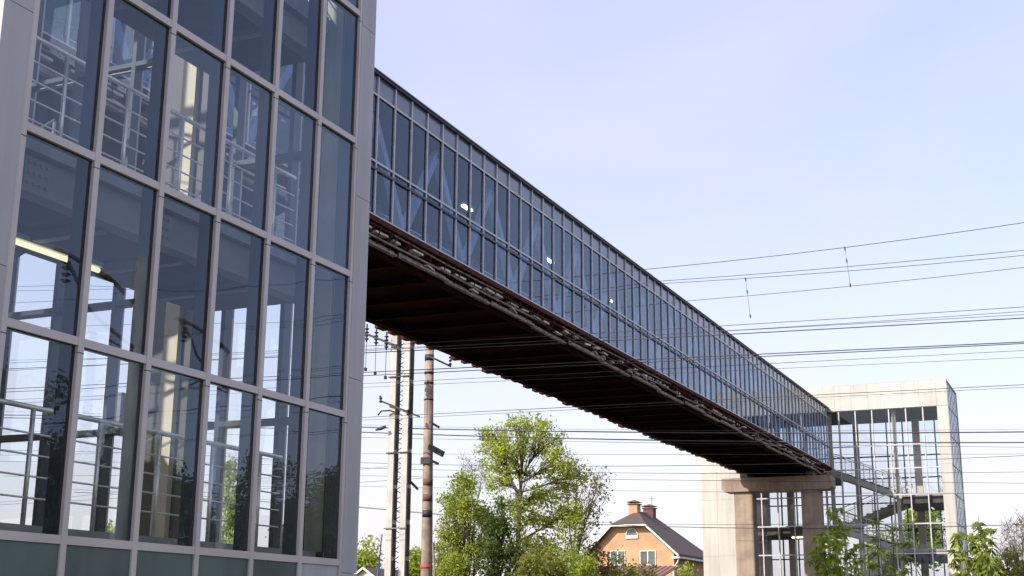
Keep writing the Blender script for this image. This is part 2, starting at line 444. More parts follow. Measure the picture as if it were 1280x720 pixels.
# --- long glazed side of the far tower, glass to the corners; plain glazed rear sides
def side_wall(parent, X0, X1, Y, s, n, cap):
    fr = MB(); xs = [X0+(X1-X0)*k/n for k in range(n+1)]
    for x in xs: fr.box(x-.025, x+.025, *sorted((Y+s*.012, Y+s*.10)), GZ, ROOF-.01)
    tz = [GZ]+T[:8:1]+[ROOF-.05]
    for z in tz[1:]: fr.box(X0+.035, X1-.035, *sorted((Y+s*.014, Y+s*.09)), z-.03, z+.03)
    f = fr.build('curtain_wall', cap, parent)
    gp = MB()
    for a, c in zip(xs[:-1], xs[1:]):
        for b0, b1 in zip(tz[:-1], tz[1:]): gp.quad((a,Y+s*.03,b0),(c,Y+s*.03,b0),(c,Y+s*.03,b1),(a,Y+s*.03,b1))
    gp.build('glazing', M['glass_side'], f)
side_wall(far, 75.31, 79.98, Y0+.02, 1, 6, M['steel_int'])
side_wall(near, 7.31, 12.32, Y1-.02, -1, 6, M['alu'])
side_wall(far, 75.31, 79.98, Y1-.02, -1, 6, M['alu'])

# ------------------------------------------------------------------ footbridge
BX0, BX1 = 12.70, 74.95
br = thing('footbridge', 'long glass-walled footbridge with dark rusty underside joining both towers', 'footbridge', (44, 16.2, 7.95))
Z_B, Z_T3, Z_T2, Z_T1, Z_T = 8.56, 9.63, 9.80, 11.35, 11.86
SP = .79
NB = int((BX1-12.80)/SP)
bx = [12.80+SP*k for k in range(NB+1)]
proto = MB().box(-.024, .024, 13.985, 14.02, Z_B, Z_T, 0).box(-.024, .024, 14.032, 14.065, Z_B, Z_T, 1)
def at_x(mb, x):
    n = MB(); n.v = [(v[0]+x, v[1], v[2]) for v in mb.v]; n.f = mb.f; n.m = mb.m; return n
m0 = at_x(proto, bx[0]).build('mullion', [M['bridge_alu'], M['alu_shaded']], br)
for x in bx[1:]: dup(m0, br, x-bx[0])
for z, h, mt, dy in ((Z_T1, .024, 'bridge_alu', 0), (Z_T2, .024, 'bridge_alu', 0), (Z_T3, .028, 'bridge_dark', -.01), (Z_B, .03, 'bridge_alu', -.012)):
    MB().box(BX0, BX1, 13.99+dy, 14.018, z-h, z+h).build('transom', M[mt], br)
def panes(mb, k, zs, y=14.026):
    e = [rnd.uniform(-.0015, .0015) for _ in range(4)]
    a, c = bx[k]+.015, bx[k+1]-.015
    mb.quad((a,y+e[0],zs[0]),(c,y+e[1],zs[0]),(c,y+e[2],zs[1]),(a,y+e[3],zs[1]))
rest = MB(); rest2 = MB()
for k in range(NB):
    for r, (z0, z1) in enumerate(((Z_B+.02, Z_T3-.02), (Z_T2, Z_T1-.02), (Z_T1+.02, Z_T-.02))):
        mt = M['bspandrel'] if r == 2 else M['bglass']
        if 14 <= k < 47:
            p = MB(); panes(p, k, (z0, z1)); p.build('glass_pane' if r < 2 else 'opaque_pane', mt, br)
        elif r < 2: panes(rest, k, (z0, z1))
        else: panes(rest2, k, (z0, z1))
    panes(rest, k, (Z_T3+.028, Z_T2-.02))
rest.build('glass_pane', M['bglass'], br, kind='stuff'); rest2.build('opaque_pane', M['bspandrel'], br, kind='stuff')
# roof, ceiling, floor
rf = MB().box(BX0, BX1, 13.92, 18.48, Z_T, Z_T+.035).box(BX0, BX1, 13.94, 14.02, Z_T-.05, Z_T).build('roof', M['bridge_dark'], br)
MB().box(BX0, BX1, 14.12, 18.3, 11.38, 11.42).build('ceiling', M['dkceil'], br)
fl = MB().box(BX0, BX1, 14.16, 18.26, 8.45, 8.60).build('deck', M['floor'], br)
# rear glazed side
fr = MB()
for x in bx[::2]: fr.box(x-.03, x+.03, 18.32, 18.42, Z_B, Z_T)
for z in (Z_B, Z_T3, Z_T2, Z_T1): fr.box(BX0, BX1, 18.325, 18.415, z-.03, z+.03)
f_ = fr.build('rear_wall', M['bridge_alu'], br)
MB().quad((BX0,18.40,Z_B),(BX1,18.40,Z_B),(BX1,18.40,Z_T),(BX0,18.40,Z_T)).build('glazing', M['bglass'], f_)
# white trusses inside, diagonals of a Warren girder
for y in (14.40, 17.9):
    x = 13.2; P = 3.16
    tr = MB().bar((BX0, y, 11.45), (BX1, y, 11.45), .14, .14).bar((BX0, y, 8.66), (BX1, y, 8.66), .14, .10).build('truss', M['truss'], br)
    while x+P < BX1:
        for a, c in ((x, x+P/2), (x+P, x+P/2)):
            MB().bar((a, y, 8.72), (c, y, 11.22), .16, .20).build('diagonal', M['truss'], tr)
        x += P
# lights inside the bridge
for k in range(5):
    x = 19.5+6.1*k
    MB().box(x, x+.55, 15.7, 15.80, 11.30, 11.36).build('lamp', M['lamp'], br)
# handrail posts behind the lower glass
for k in range(7, NB-2, 2):
    x = bx[k]+.16
    MB().box(x-.025, x+.025, 14.105, 14.14, Z_B, 9.62).build('rail_post', M['flange'] if k % 4 == 1 else M['white'], br)
# underside
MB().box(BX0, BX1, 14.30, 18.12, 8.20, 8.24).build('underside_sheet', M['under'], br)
def ibeam(mb, x0, x1, y, z0, z1, w):
    mb.box(x0, x1, y-w/2, y+w/2, z0, z0+.03); mb.box(x0, x1, y-w/2, y+w/2, z1-.03, z1); mb.box(x0, x1, y-.012, y+.012, z0+.03, z1-.03)
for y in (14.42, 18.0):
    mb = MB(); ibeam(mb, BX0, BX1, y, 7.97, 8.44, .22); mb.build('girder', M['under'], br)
x = 13.3
while x < BX1:
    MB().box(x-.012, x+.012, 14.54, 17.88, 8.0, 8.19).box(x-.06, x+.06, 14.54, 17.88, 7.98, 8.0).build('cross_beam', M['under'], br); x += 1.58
# brackets, planks and angle pieces along the near lower edge
MB().box(BX0, BX1, 13.93, 13.97, Z_B-.15, Z_B-.03).box(BX0, BX1, 13.97, 14.1, Z_B-.15, Z_B-.12).build('fascia_angle', M['rust'], br)
MB().box(BX0, BX1, 14.11, 14.31, 8.25, 8.44).build('edge_box', M['under'], br)
for k, x in enumerate(bx[:-1]):
    MB().add([(x-.03,13.98,8.40),(x+.03,13.98,8.40),(x+.03,14.3,8.40),(x-.03,14.3,8.40),(x-.03,13.98,8.30),(x+.03,13.98,8.30),(x+.03,14.3,8.02),(x-.03,14.3,8.02)],
             [(0,3,2,1),(4,5,6,7),(0,1,5,4),(1,2,6,5),(2,3,7,6),(3,0,4,7)]).build('bracket', M['rust'], br)
    if rnd.random() < .8:
        l = rnd.uniform(.35, .6); a = x+.06+rnd.uniform(0, .18); yy = 13.99+rnd.uniform(0, .06); zz = 8.24+rnd.uniform(-.03, .03)
        MB().bar((a, yy+.07, zz+rnd.uniform(-.02,.02)), (a+l, yy+.07+rnd.uniform(-.03,.03), zz), .15, .05).build('board_end', M['pale'], br)
for k, x in enumerate(bx[:-1]):                       # second, lower tier of loose plates and short struts
    if rnd.random() < .45:
        a = x+rnd.uniform(0,.3); l = rnd.uniform(.25,.55)
        MB().bar((a, 14.03+rnd.uniform(-.04,.05), 8.07+rnd.uniform(-.03,.05)), (a+l, 14.05+rnd.uniform(-.05,.06), 8.07+rnd.uniform(-.04,.05)), .10, .03).build('board_end', M['pale'] if rnd.random() < .6 else M['flange'], br)
    a = x+rnd.uniform(.05,.5)
    MB().bar((a, 13.97, 8.40), (a+rnd.uniform(-.25,.25), 14.10, 7.98), .03, .03).build('strut', M['rust'], br)
for z_, y_, rr_ in ((8.33, 13.99, .022), (8.14, 14.02, .028)):
    x = 13.2
    while x < BX1-1:
        l = min(rnd.uniform(3.2, 6.2), BX1-x-.1); dz_ = rnd.uniform(-.03,.03)
        MB().tube([(x,y_,z_+dz_),(x+l*.5,y_+.01,z_+dz_-.02),(x+l,y_,z_+dz_+.01)], rr_, 7).build('pipe', M['flange'] if rnd.random() < .5 else M['rust'], br, smooth=True); x += l+.05
x = 13.5; k = 0
while x < BX1-1:
    l = min(rnd.uniform(2.3, 3.3), BX1-x-.1); yy = 13.985 + (.09 if k % 2 else 0)+rnd.uniform(-.025,.025); zz = 7.935+rnd.uniform(-.008,.008)
    mb = MB(); mb.box(x, x+l-.12, yy, yy+.09, zz, zz+.018); mb.box(x, x+l-.12, yy+.072, yy+.09, zz+.02, zz+.13); mb.box(x, x+l-.12, yy-.012, yy-.001, zz, zz+.05)
    mb.build('bottom_angle', M['flange'], br); x += l; k += 1
# far lower edge
for x in bx[:-1]:
    if rnd.random() < .9:
        a = x+rnd.uniform(-.1,.1); MB().box(a, a+rnd.uniform(.25,.5), 18.12, 18.42+rnd.uniform(0,.12), 8.02+rnd.uniform(0,.1), 8.2).build('bracket', M['rust'], br)
    elif True:
        a = x; MB().box(a, a+.2, 18.2, 18.5, 8.1, 8.13).build('board_end', M['pale'], br)
MB().box(BX0, BX1, 18.30, 18.45, 8.2, 8.52).build('fascia_angle', M['rust'], br)

# ------------------------------------------------------------------ concrete bridge pier
pr = thing('bridge_pier', 'brown concrete portal pier carrying the far end of the footbridge', 'bridge pier', (71.4, 16.2, GZ))
def cham(mb, x0,x1,y0,y1,z0,z1,c):
    poly = [(y0+c,z0),(y1-c,z0),(y1,z0+c),(y1,z1-.05),(y1-.05,z1),(y0+.05,z1),(y0,z1-.05),(y0,z0+c)]
    n = len(poly)
    mb.add([(x0,y,z) for y,z in poly]+[(x1,y,z) for y,z in poly], [tuple(range(n-1,-1,-1)), tuple(range(n,2*n))]+[(i,(i+1)%n,n+(i+1)%n,n+i) for i in range(n)])
mb = MB(); cham(mb, 70.75, 72.05, 13.25, 19.15, 6.95, 7.68, .14); mb.build('cap_beam', M['concrete'], pr)
for a, c in ((13.9, 14.92), (17.5, 18.55)):
    mb = MB(); n = 16
    cy, hw, hx, rr = (a+c)/2, (c-a)/2, .48, .12
    ring = []
    for i in range(4):
        ccx = (hx-rr)*(1 if i in (0,3) else -1); ccy = (hw-rr)*(1 if i in (0,1) else -1)
        for j in range(5):
            th = math.pi/2*i+math.pi/2*j/4; ring.append((71.4+ccx+rr*math.cos(th), cy+ccy+rr*math.sin(th)))
    N_ = len(ring)
    mb.add([(x,y,GZ) for x,y in ring]+[(x,y,6.95) for x,y in ring], [(i,(i+1)%N_,N_+(i+1)%N_,N_+i) for i in range(N_)]+[tuple(range(N_))])
    mb.build('column', M['concrete'], pr)
for y in (14.42, 18.0): MB().box(71.1, 71.7, y-.2, y+.2, 7.682, 7.965).build('bearing', M['flange'], pr)

# ------------------------------------------------------------------ poles
tp = thing('utility_pole', 'twin pale concrete posts tied together with crossarms and hanging insulators', 'utility pole', (43, 23.8, GZ), 'utility poles beyond the bridge')
posts = []
for y0, y1 in ((23.95, 24.20), (23.385, 23.63)):
    posts.append(MB().box(43-.17, 43+.17, y0, y1, GZ, 11.2).build('post', M['poleconc'], tp))
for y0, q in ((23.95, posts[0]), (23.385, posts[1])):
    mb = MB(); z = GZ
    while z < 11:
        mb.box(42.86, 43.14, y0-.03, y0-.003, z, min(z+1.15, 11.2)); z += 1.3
    mb.build('side_shade_strip', M['shade_strip'], q)  # thin dark strips added so the posts' right faces look shaded
lad = MB()
z = GZ
while z < 11:
    lad.bar((43.05, 23.64, z), (43.05, 23.94, z+.18), .02, .025); lad.bar((43.05, 23.94, z+.18), (43.05, 23.64, z+.36), .02, .025); z += .36
lad.build('lattice', M['black'], tp)
for zz in (3.3, 6.05, 8.9): MB().box(42.79, 42.82, 23.34, 24.26, zz-.022, zz+.022).build('tie_bar', M['black'] if zz > 3.5 else M['steel_int'], tp)
ar = MB().bar((42.7, 25.75, 10.85), (42.7, 23.9, 10.05), .07, .09).build('crossarm', M['black'], tp)
def insul(mb, x, y, z, n=3, r=.085):
    for i in range(n): mb.tube([(x,y,z-.13*i),(x,y,z-.13*i-.04),(x,y,z-.13*i-.09)], [.03, r, .035], 8)
for y in (25.2, 24.78, 24.33):
    mb = MB(); zt = 10.05+(y-23.9)*.43; insul(mb, 42.7, y, zt+.25, 4, .10); mb.tube([(42.7,y,zt+.4),(42.7,y,zt-.3)], .035, 6)
    i_ = mb.build('insulator', M['black'], ar, smooth=True)
    MB().tube([(42.7,y,zt-.3),(42.7,y,zt-1.35)], .012, 5).tube([(42.7,y,zt-1.3),(42.7,y,zt-1.42)], .06, 8).build('hanger_rod', M['black'], i_)
ar2 = MB().bar((42.7, 24.5, 8.0), (42.9, 22.95, 7.35), .06, .07).tube([(42.7,24.5,8.0),(42.7,24.52,8.2)], .04, 6).tube([(42.6,24.55,7.45),(42.6,24.4,7.6),(42.7,24.1,7.62),(42.75,23.9,7.55)], .03, 6).build('crossarm', M['black'], tp)
mb = MB(); insul(mb, 42.7, 24.5, 8.15, 2, .07); mb.build('insulator', M['black'], ar2, smooth=True)
mb = MB(); insul(mb, 42.75, 23.35, 7.62, 2, .09); mb.build('insulator', M['black'], ar2, smooth=True)
MB().tube([(42.6,24.62,6.9),(42.6,24.40,6.95),(42.6,24.2,7.0)], [.03,.07,.05], 8).build('bracket_light', M['black'], tp, smooth=True)
MB().bar((42.9, 23.4, 5.1), (44.3, 23.7, 4.85), .06, .08).build('strut', M['black'], tp)
MB().tube([(42.8,24.33,3.1),(42.75,24.40,1.8),(42.75,24.45,.4),(42.75,24.5,GZ)], .045, 6).build('cable', M['bluecable'], tp, smooth=True)

up = thing('utility_pole', 'round weathered brown concrete pole with red painted band', 'utility pole', (45, 23.62, GZ), 'utility poles beyond the bridge')
MB().tube([(45,23.60,GZ),(45,23.62,2.5),(45,23.66,6.),(45,23.70,10.9)], [.235,.215,.19,.165], 14).build('shaft', M['polebrown'], up, smooth=True)
for zz, m_, hh in ((2.0, 'red', .06), (9.4, 'black', .05), (10.0, 'black', .12), (9.0, 'black', .04), (8.35,'black',.03)):
    rr = .235-.0056*(zz+1.6)+.012; yy = 23.60+.009*(zz+1)
    MB().tube([(45,yy,zz-hh),(45,yy,zz+hh)], rr, 14).build('band', M[m_], up, smooth=True)
MB().bar((44.8, 23.55, 10.0), (44.8, 22.65, 9.55), .06, .07).build('crossarm', M['black'], up)
mb = MB(); insul(mb, 44.8, 22.68, 9.95, 3, .07); mb.build('insulator', M['black'], up, smooth=True)
MB().bar((44.75, 23.5, 6.5), (44.6, 22.8, 6.15), .09, .22).build('transformer_box', M['black'], up)
MB().bar((44.75, 23.5, 6.0), (44.6, 23.0, 5.8), .06, .09).bar((44.75,23.5,7.45),(44.7,23.05,7.2),.06,.08).build('bracket', M['black'], up)
MB().box(44.75, 44.82, 23.42, 23.85, 5.85, 6.1).build('clamp', M['black'], up)
for zz in (5.2, 4.6, 4.0): MB().tube([(45-.02,23.63,zz-.16),(45-.02,23.63,zz+.1)], .222-.0045*(zz+1.6), 14).build('band', M['black'] if zz < 4.5 else M['brick'], up, smooth=True)
mb = MB(); mb.tube([(45,23.3,GZ),(45,23.25,1.5),(45,23.36,2.9)], .05, 7).build('cable_conduit', M['polebrown'], up, smooth=True)

# ------------------------------------------------------------------ wires
def wire(label, X, pts, r=.014, y0=-14, y1=46, name='overhead_wire', cat='wire', group='overhead wires across the tracks'):
    P = [at(px, py, X) for px, py in pts]
    ys = np.array([p.y for p in P]); zs = np.array([p.z for p in P])
    c = np.polyfit(ys, zs, min(2, len(P)-1))
    if len(c) == 3 and (c[0] < 0 or c[0] > .004): c = np.polyfit(ys, zs, 1)
    mb = MB(); N = 60
    def zz_(y):
        yc = min(max(y, -2.), 40.); return float(np.polyval(c, yc)) + float(np.polyval(np.polyder(c), yc))*.6*(y-yc)
    mb.tube([(X, y, zz_(y)) for y in np.linspace(y0, y1, N)], r, 6)
    return tag(mb.build(name, M['wire'], None, smooth=True, at_=(X, 0, 6)), label, cat, group)
W = [
 ('topmost thin wire, passing above the bridge roof into open sky', 43.2, [(814,336),(1040,311.4),(1280,278.3)], .013),
 ('upper wire of the close pair second from the top of the sky', 44.8, [(831,351),(1040,335),(1280,312.8)], .012),
 ('lower wire of the close pair second from the top of the sky', 45.4, [(836,354),(1040,340.3),(1280,319.2)], .012),
 ('thin wire at the lower ends of the droppers near the sky right', 47.9, [(862,376),(1040,360),(1280,334.2)], .012),
 ('thin topmost wire of the middle bundle right of the bridge', 29.1, [(450,433),(1040,398.9),(1280,383.6)], .008),
 ('second thin wire of the middle bundle right of the bridge', 29.0, [(450,437),(1040,405.3),(1280,389.2)], .007),
 ('third thin wire of the middle bundle right of the bridge', 28.95, [(450,439),(1040,406.4),(1280,393.3)], .007),
 ('thick dark cable lowest in the middle bundle right of the bridge', 28.9, [(450,442),(600,433),(1040,412),(1280,397)], .013),
 ('thick dark cable at the top of the lower bundle over the bridge glass', 31.45, [(455,466),(600,458),(1040,438.6),(1280,427.5)], .014),
 ('thick dark cable just beneath the top of the lower bundle', 31.6, [(455,470),(600,462),(1040,442),(1280,428.9)], .013),
 ('thin wire under the thick pair of the lower bundle', 31.8, [(450,480),(600,472),(1040,451),(1280,437.8)], .007),
 ('lowest faint wire of the lower bundle above the far tower', 32.0, [(450,485),(600,477),(1040,457),(1280,447.5)], .006),
 ('upper of the two wires crossing the parapet of the far tower', 38.2, [(453,522),(600,514),(720,509),(1120,488.7),(1280,480.8)], .011),
 ('lower of the two wires crossing the parapet of the far tower', 38.5, [(453,526),(600,517),(1000,498),(1120,491.3),(1280,485)], .008),
 ('thin wire just over the thick pair on the far tower glass', 43.4, [(450,531),(720,537),(1120,537.5),(1280,536.7)], .006),
 ('thick black cable crossing the far tower, upper of the heavy pair', 43.8, [(450,533.8),(720,539.7),(1000,541),(1280,540)], .024),
 ('thick black cable crossing the far tower, lower of the heavy pair', 45.5, [(450,540),(720,548.7),(1000,552),(1280,553.3)], .024),
 ('thin wire close below the heavy pair of cables', 46.2, [(560,549),(1000,556),(1280,559)], .009),
 ('thin level wire crossing the tree crown top and far tower middle', 48.5, [(541,567.5),(900,568),(1280,567.5)], .009),
 ('thin wire rising to the right across the far tower stairs', 50, [(560,581),(860,582.5),(1120,575),(1280,570)], .013),
 ('thin wire across tree and cap beam of the pier', 54, [(560,587.5),(720,591),(900,591.5),(1280,590)], .012),
 ('thin wire through the tree crown, touching the top of the pier', 60, [(541,596),(720,599),(900,600.5),(1280,604)], .013),
 ('faint wire above the house chimneys and far tower landing', 68, [(560,610),(860,614.5),(1280,617)], .012),
 ('medium wire crossing the house roof and both pier columns', 66, [(560,644),(730,655),(870,658.8),(1280,655.5)], .022),
 ('faint lowest wire between the twin posts and the tree', 64, [(447,633),(560,643),(720,652)], .012),
 ('slanting thin wire leaving the near tower toward the round pole', 45.1, [(448,603),(540,597)], .010),
 ('thin wire sagging behind the twin posts beneath the crossarm', 43.1, [(450,586.5),(480,584),(540,578)], .008),
]
ends = {25: (23.7, 46), 26: (23.7, 46), 24: (10, 60)}
for i, (lb, X, pts, r) in enumerate(W):
    y0, y1 = ends.get(i, (-70, 60)); wire(lb, X, pts, r*.9, y0, y1)
# droppers
for lb, px0, py0, px1, py1, X in (('dropper with small insulators hanging from the topmost wire', 1056, 310, 1063, 357, 43.2), ('dropper hanging to the middle bundle beside the bridge top edge', 932, 348.5, 938, 396, 44.8)):
    p = at(px0, py0, X); q = at(px1, py1, X)
    mb = MB(); mb.tube([p, q], .006, 5)
    for t in (.02, .34, .98): c = p.lerp(q, t); d = (q-p).normalized(); mb.tube([c-d*.08, c, c+d*.08], [.012, .03, .012], 6)
    tag(mb.build('dropper', M['wire'], None, smooth=True, at_=p), lb, 'wire dropper', 'droppers between the wires')

# catenary masts on the camera's side of the tracks (seen mirrored in the glass)
def mast(label, x, y, h):
    t = thing('catenary_mast', label, 'catenary mast', (x, y, GZ), 'catenary masts mirrored in the glass')
    MB().tube([(x,y,GZ),(x,y,h*.5),(x,y,h)], [.22,.19,.15], 12).build('shaft', M['poleconc'], t, smooth=True)
    MB().tube([(x,y,h-1.2),(x-1.6,y,h-.7),(x-2.9,y,h-.55)], .06, 8).build('arm', M['steel_int'], t, smooth=True)
    MB().tube([(x,y,h-2.3),(x-.9,y,h-2.0),(x-1.9,y,h-1.5),(x-2.7,y,h-.65)], .045, 8).build('arm', M['steel_int'], t, smooth=True)
    MB().tube([(x-2.3,y,h-2.6),(x-1.5,y,h-2.2),(x-.2,y,h-2.35)], .035, 8).build('arm', M['steel_int'], t, smooth=True)
    mb = MB(); insul(mb, x-2.6, y, h-.75, 4, .09); mb.build('insulator', M['black'], t, smooth=True)
mast('pale catenary mast with curved arms mirrored in the lower left panes', 24.8, -6.0, 8.6)
mast('second catenary mast with curved arms mirrored further right', 33.5, -9.5, 9.2)

# ------------------------------------------------------------------ vegetation
def leaves_np(centers, n, sig, size, rng, droop=0., aspect=.6):
    """diamond leaves scattered around clump centres -> verts, faces"""
    idx = rng.integers(0, len(centers), n)
    c = centers[idx] + rng.normal(0, 1, (n, 3))*sig
    d = rng.normal(0, 1, (n, 3)); d[:, 2] -= droop; d /= np.linalg.norm(d, axis=1)[:, None]
    e = np.cross(d, rng.normal(0, 1, (n, 3))); e /= np.linalg.norm(e, axis=1)[:, None]+1e-9
    nn = np.cross(d, e)
    s = size*rng.uniform(.6, 1.35, n)[:, None]
    a, b = d*s*.5, e*s*.5*aspect
    bend = nn*s*.12
    v = np.stack([c-a, c+b+bend, c+a, c-b+bend], 1).reshape(-1, 3)
    return v
def mesh_np(name, v, mat, parent, per=4):
    base = Vector((0,0,0)); p = parent
    while p is not None: base += p.location; p = p.parent
    v = v - np.array(base)
    n = len(v)//per
    me = bpy.data.meshes.new(name)
    me.vertices.add(len(v)); me.vertices.foreach_set('co', v.astype(np.float32).ravel())
    me.loops.add(len(v)); me.loops.foreach_set('vertex_index', np.arange(len(v), dtype=np.int32))
    me.polygons.add(n); me.polygons.foreach_set('loop_start', np.arange(0, len(v), per, dtype=np.int32)); me.polygons.foreach_set('loop_total', np.full(n, per, dtype=np.int32))
    me.materials.append(mat); me.update(calc_edges=True)
    o = bpy.data.objects.new(name, me); COL.objects.link(o); o.parent = parent
    return o
def tree(label, base, clusters, mat, leaf, name='leafy_tree', cat='tree', r0=.16, sig=.22, group=None, seed=1, twigs=26, bare=0, trunk_top=None, bark='bark'):
    """clusters: (centre, (rx,ry,rz), n_leaves, n_clumps)"""
    rng = np.random.default_rng(seed); rr = random.Random(seed)
    t = thing(name, label, cat, base, group)
    B = Vector(base); tk = MB()
    zmin = min(c[0][2]-c[1][2]*.4 for c in clusters)
    cx = np.mean([c[0][0] for c in clusters]); cy = np.mean([c[0][1] for c in clusters])
    top = Vector(trunk_top) if trunk_top else Vector((B.x*.6+cx*.4, B.y*.6+cy*.4, max(B.z+.6, B.z+(zmin-B.z)*.8)))
    mid = B.lerp(top, .5)+Vector((rr.uniform(-.1,.1), rr.uniform(-.1,.1), 0))
    tk.tube([B, mid, top], [r0, r0*.8, r0*.5], 8)
    vs = []
    for (c, rad, nl, nc) in clusters:
        C = Vector(c); R3 = Vector(rad)
        foot = B.lerp(top, rr.uniform(.72, 1)) if top.z < C.z-.2 else B.lerp(top, max(.2, (C.z-R3.z-B.z)/max(.1, top.z-B.z)) if C.z-R3.z > B.z else .3)
        L = C+Vector((0,0,R3.z*.4)); ctrl = foot.lerp(L, .5)+Vector((rr.uniform(-.15,.15)*R3.x, rr.uniform(-.15,.15)*R3.y, -.1*R3.z))
        path = [foot.lerp(ctrl, s_).lerp(ctrl.lerp(L, s_), s_) for s_ in np.linspace(0, 1, 6)]
        tk.tube(path, [r0*k for k in (.36,.31,.26,.2,.14,.07)], 6)
        u = rng.normal(0, 1, (nc, 3)); u /= np.linalg.norm(u, axis=1)[:, None]
        q = rng.uniform(.25, 1, nc)[:, None]**.45
        cen = np.array(c)+u*q*np.array(rad)
        for w in range(min(twigs, nc)):
            s_ = rr.uniform(.2, 1); k = min(4, int(s_*5)); p0 = path[k].lerp(path[k+1], s_*5-k if s_ < 1 else 1)
            p1 = Vector(cen[w]); pm = p0.lerp(p1, .5)+Vector((0,0,.08*(p1-p0).length))
            tk.tube([p0, pm, p1, p1+(p1-pm).normalized()*.25], [r0*.16, r0*.11, r0*.06, .004], 4)
            for z in range(bare):
                d = Vector((rr.gauss(0,1), rr.gauss(0,1), rr.gauss(.5,1))).normalized()*rr.uniform(.3,.8)
                tk.tube([p1, p1+d*.5+Vector((0,0,.03)), p1+d], [.01, .007, .003], 3)
        if nl: vs.append(leaves_np(cen, nl, sig, leaf, rng, .3))
    tk.build('trunk', M[bark], t, smooth=True)
    if vs: mesh_np('crown', np.concatenate(vs), M[mat], t)
    return t
def cl(px, py, X, rx, rz, n, nc, dX=0., depth=None):
    """cluster whose middle is seen at (px,py), radii in photo pixels"""
    p = at(px, py, X+dX); k = (X+dX)*1.06/F_PX*1.0
    d = (p.x**2+p.y**2)**.5/F_PX
    ry = rx*d
    return ((p.x, p.y, p.z), (depth or ry*1.0, ry, rz*d), n, nc)
def gbase(px, X): p = at(px, 700, X); return (p.x, p.y, GZ)

XT = 50
tree('tall maple with bright fresh leaves and open branching, behind the bridge', gbase(642, XT),
     [cl(656,532,XT,24,13,760,34), cl(616,545,XT,20,11,560,22,.5), cl(684,545,XT,22,15,700,26,-.6), cl(648,560,XT,40,13,1600,50), cl(622,577,XT,24,13,700,26,.8),
      cl(698,580,XT,24,20,950,32,-.5), cl(650,592,XT,34,9,330,22), cl(694,616,XT,28,16,700,28,.7), cl(666,645,XT,34,16,900,34,-.9), cl(708,650,XT,26,24,950,32,-.4),
      cl(624,604,XT,18,13,420,20,.5), cl(640,630,XT,26,12,520,24,.3), cl(668,622,XT,22,14,420,20,-.6), cl(616,560,XT,24,12,420,22,.9), cl(716,600,XT,16,14,300,16,.4),
      cl(690,688,XT,40,22,1300,40,-.3), cl(655,690,XT,34,26,1500,36,.6)],
     'leaf_bright', .125, r0=.13, sig=.15, seed=3, trunk_top=tuple(at(652,588,XT)))
tree('yellow-green bushy tree right of the round pole', gbase(588, 48),
     [cl(578,606,48,17,14,900,22), cl(568,630,48,18,16,1000,24,.4), cl(590,640,48,18,24,1200,26,-.3), cl(568,664,48,22,20,1200,28,.6), cl(604,660,48,26,24,1400,32),
      cl(560,696,48,20,24,1300,26), cl(590,698,48,34,24,1700,34), cl(556,668,48,10,8,160,8)],
     'leaf_mid', .125, r0=.12, sig=.15, seed=4)
tree('dark green dense tree in front of the tall maple', gbase(622, 46),
     [cl(622,650,46,16,22,1000,20), cl(628,680,46,22,26,1500,26), cl(614,700,46,22,24,1300,22), cl(640,705,46,18,20,900,18)],
     'leaf_dark', .12, r0=.13, sig=.14, seed=5)
tree('sparse half-bare tree with thin twigs left of the orange house', gbase(706, 54),
     [cl(722,600,54,26,22,260,26), cl(740,625,54,22,24,240,24), cl(728,655,54,24,20,400,24), cl(705,580,54,16,16,160,14), cl(750,600,54,12,16,90,14)],
     'leaf_olive', .14, r0=.10, sig=.2, seed=6, twigs=20, bare=1, bark='twig')
tree('nearly bare sapling with fine twigs left of the maple crown', gbase(590, 52),
     [cl(590,580,52,14,14,16,14), cl(604,590,52,12,16,20,12)], 'leaf_brown', .10, r0=.05, sig=.15, seed=7, twigs=14, bare=3, bark='twig')
bl = [('olive shrub below the maple at the picture bottom', 672, 712, 44, 34, 26, 1700, 'leaf_olive'),
      ('mid green shrub between the maple and the house', 712, 708, 47, 30, 26, 1400, 'leaf_mid'),
      ('reddish budding shrub under the house gable', 742, 704, 52, 20, 24, 700, 'leaf_brown'),
      ('sparse green shrub below the house windows', 775, 712, 56, 24, 18, 600, 'leaf_mid'),
      ('thin yellow shrub in front of the brown shed roof', 805, 716, 58, 16, 12, 260, 'leaf_olive'),
      ('small bright shrub beside the far tower cream wall', 858, 716, 62, 10, 8, 200, 'leaf_bright'),
      ('yellow-green shrub at the foot of the round pole', 556, 712, 50, 16, 20, 700, 'leaf_olive')]
for i, (lb, px, py, X, rx, rz, n_, mt) in enumerate(bl):
    tree(lb, gbase(px, X), [cl(px,py,X,rx,rz,n_,22), cl(px-rx*.5,py+14,X,rx*.6,rz*.7,n_//2,12), cl(px+rx*.5,py+12,X,rx*.6,rz*.7,n_//2,12)]+[((q_.x, q_.y, (q_.z+GZ)/2-.1), (rx*X/F_PX*.95, rx*X/F_PX*.95, (q_.z-GZ)*.5), int(n_*.8), 24) for q_ in [at(px, py+16, X)]], mt, .13, name='shrub', cat='shrub', r0=.05, sig=.15, seed=20+i, twigs=18, group='shrubs along the line')
for i, (lb, px, py, rx, rz, X) in enumerate((('round distant tree beside the grey tower corner', 457, 700, 17, 24, 95), ('distant tree seen between twin posts and round pole', 519, 708, 11, 22, 97))):
    tree(lb, gbase(px, X), [cl(px,py,X,rx,rz,1500,40), cl(px,py+20,X,rx*1.1,rz*.8,900,24)], 'leaf_mid', .30, r0=.2, sig=.3, seed=40+i, twigs=20, group='distant trees')
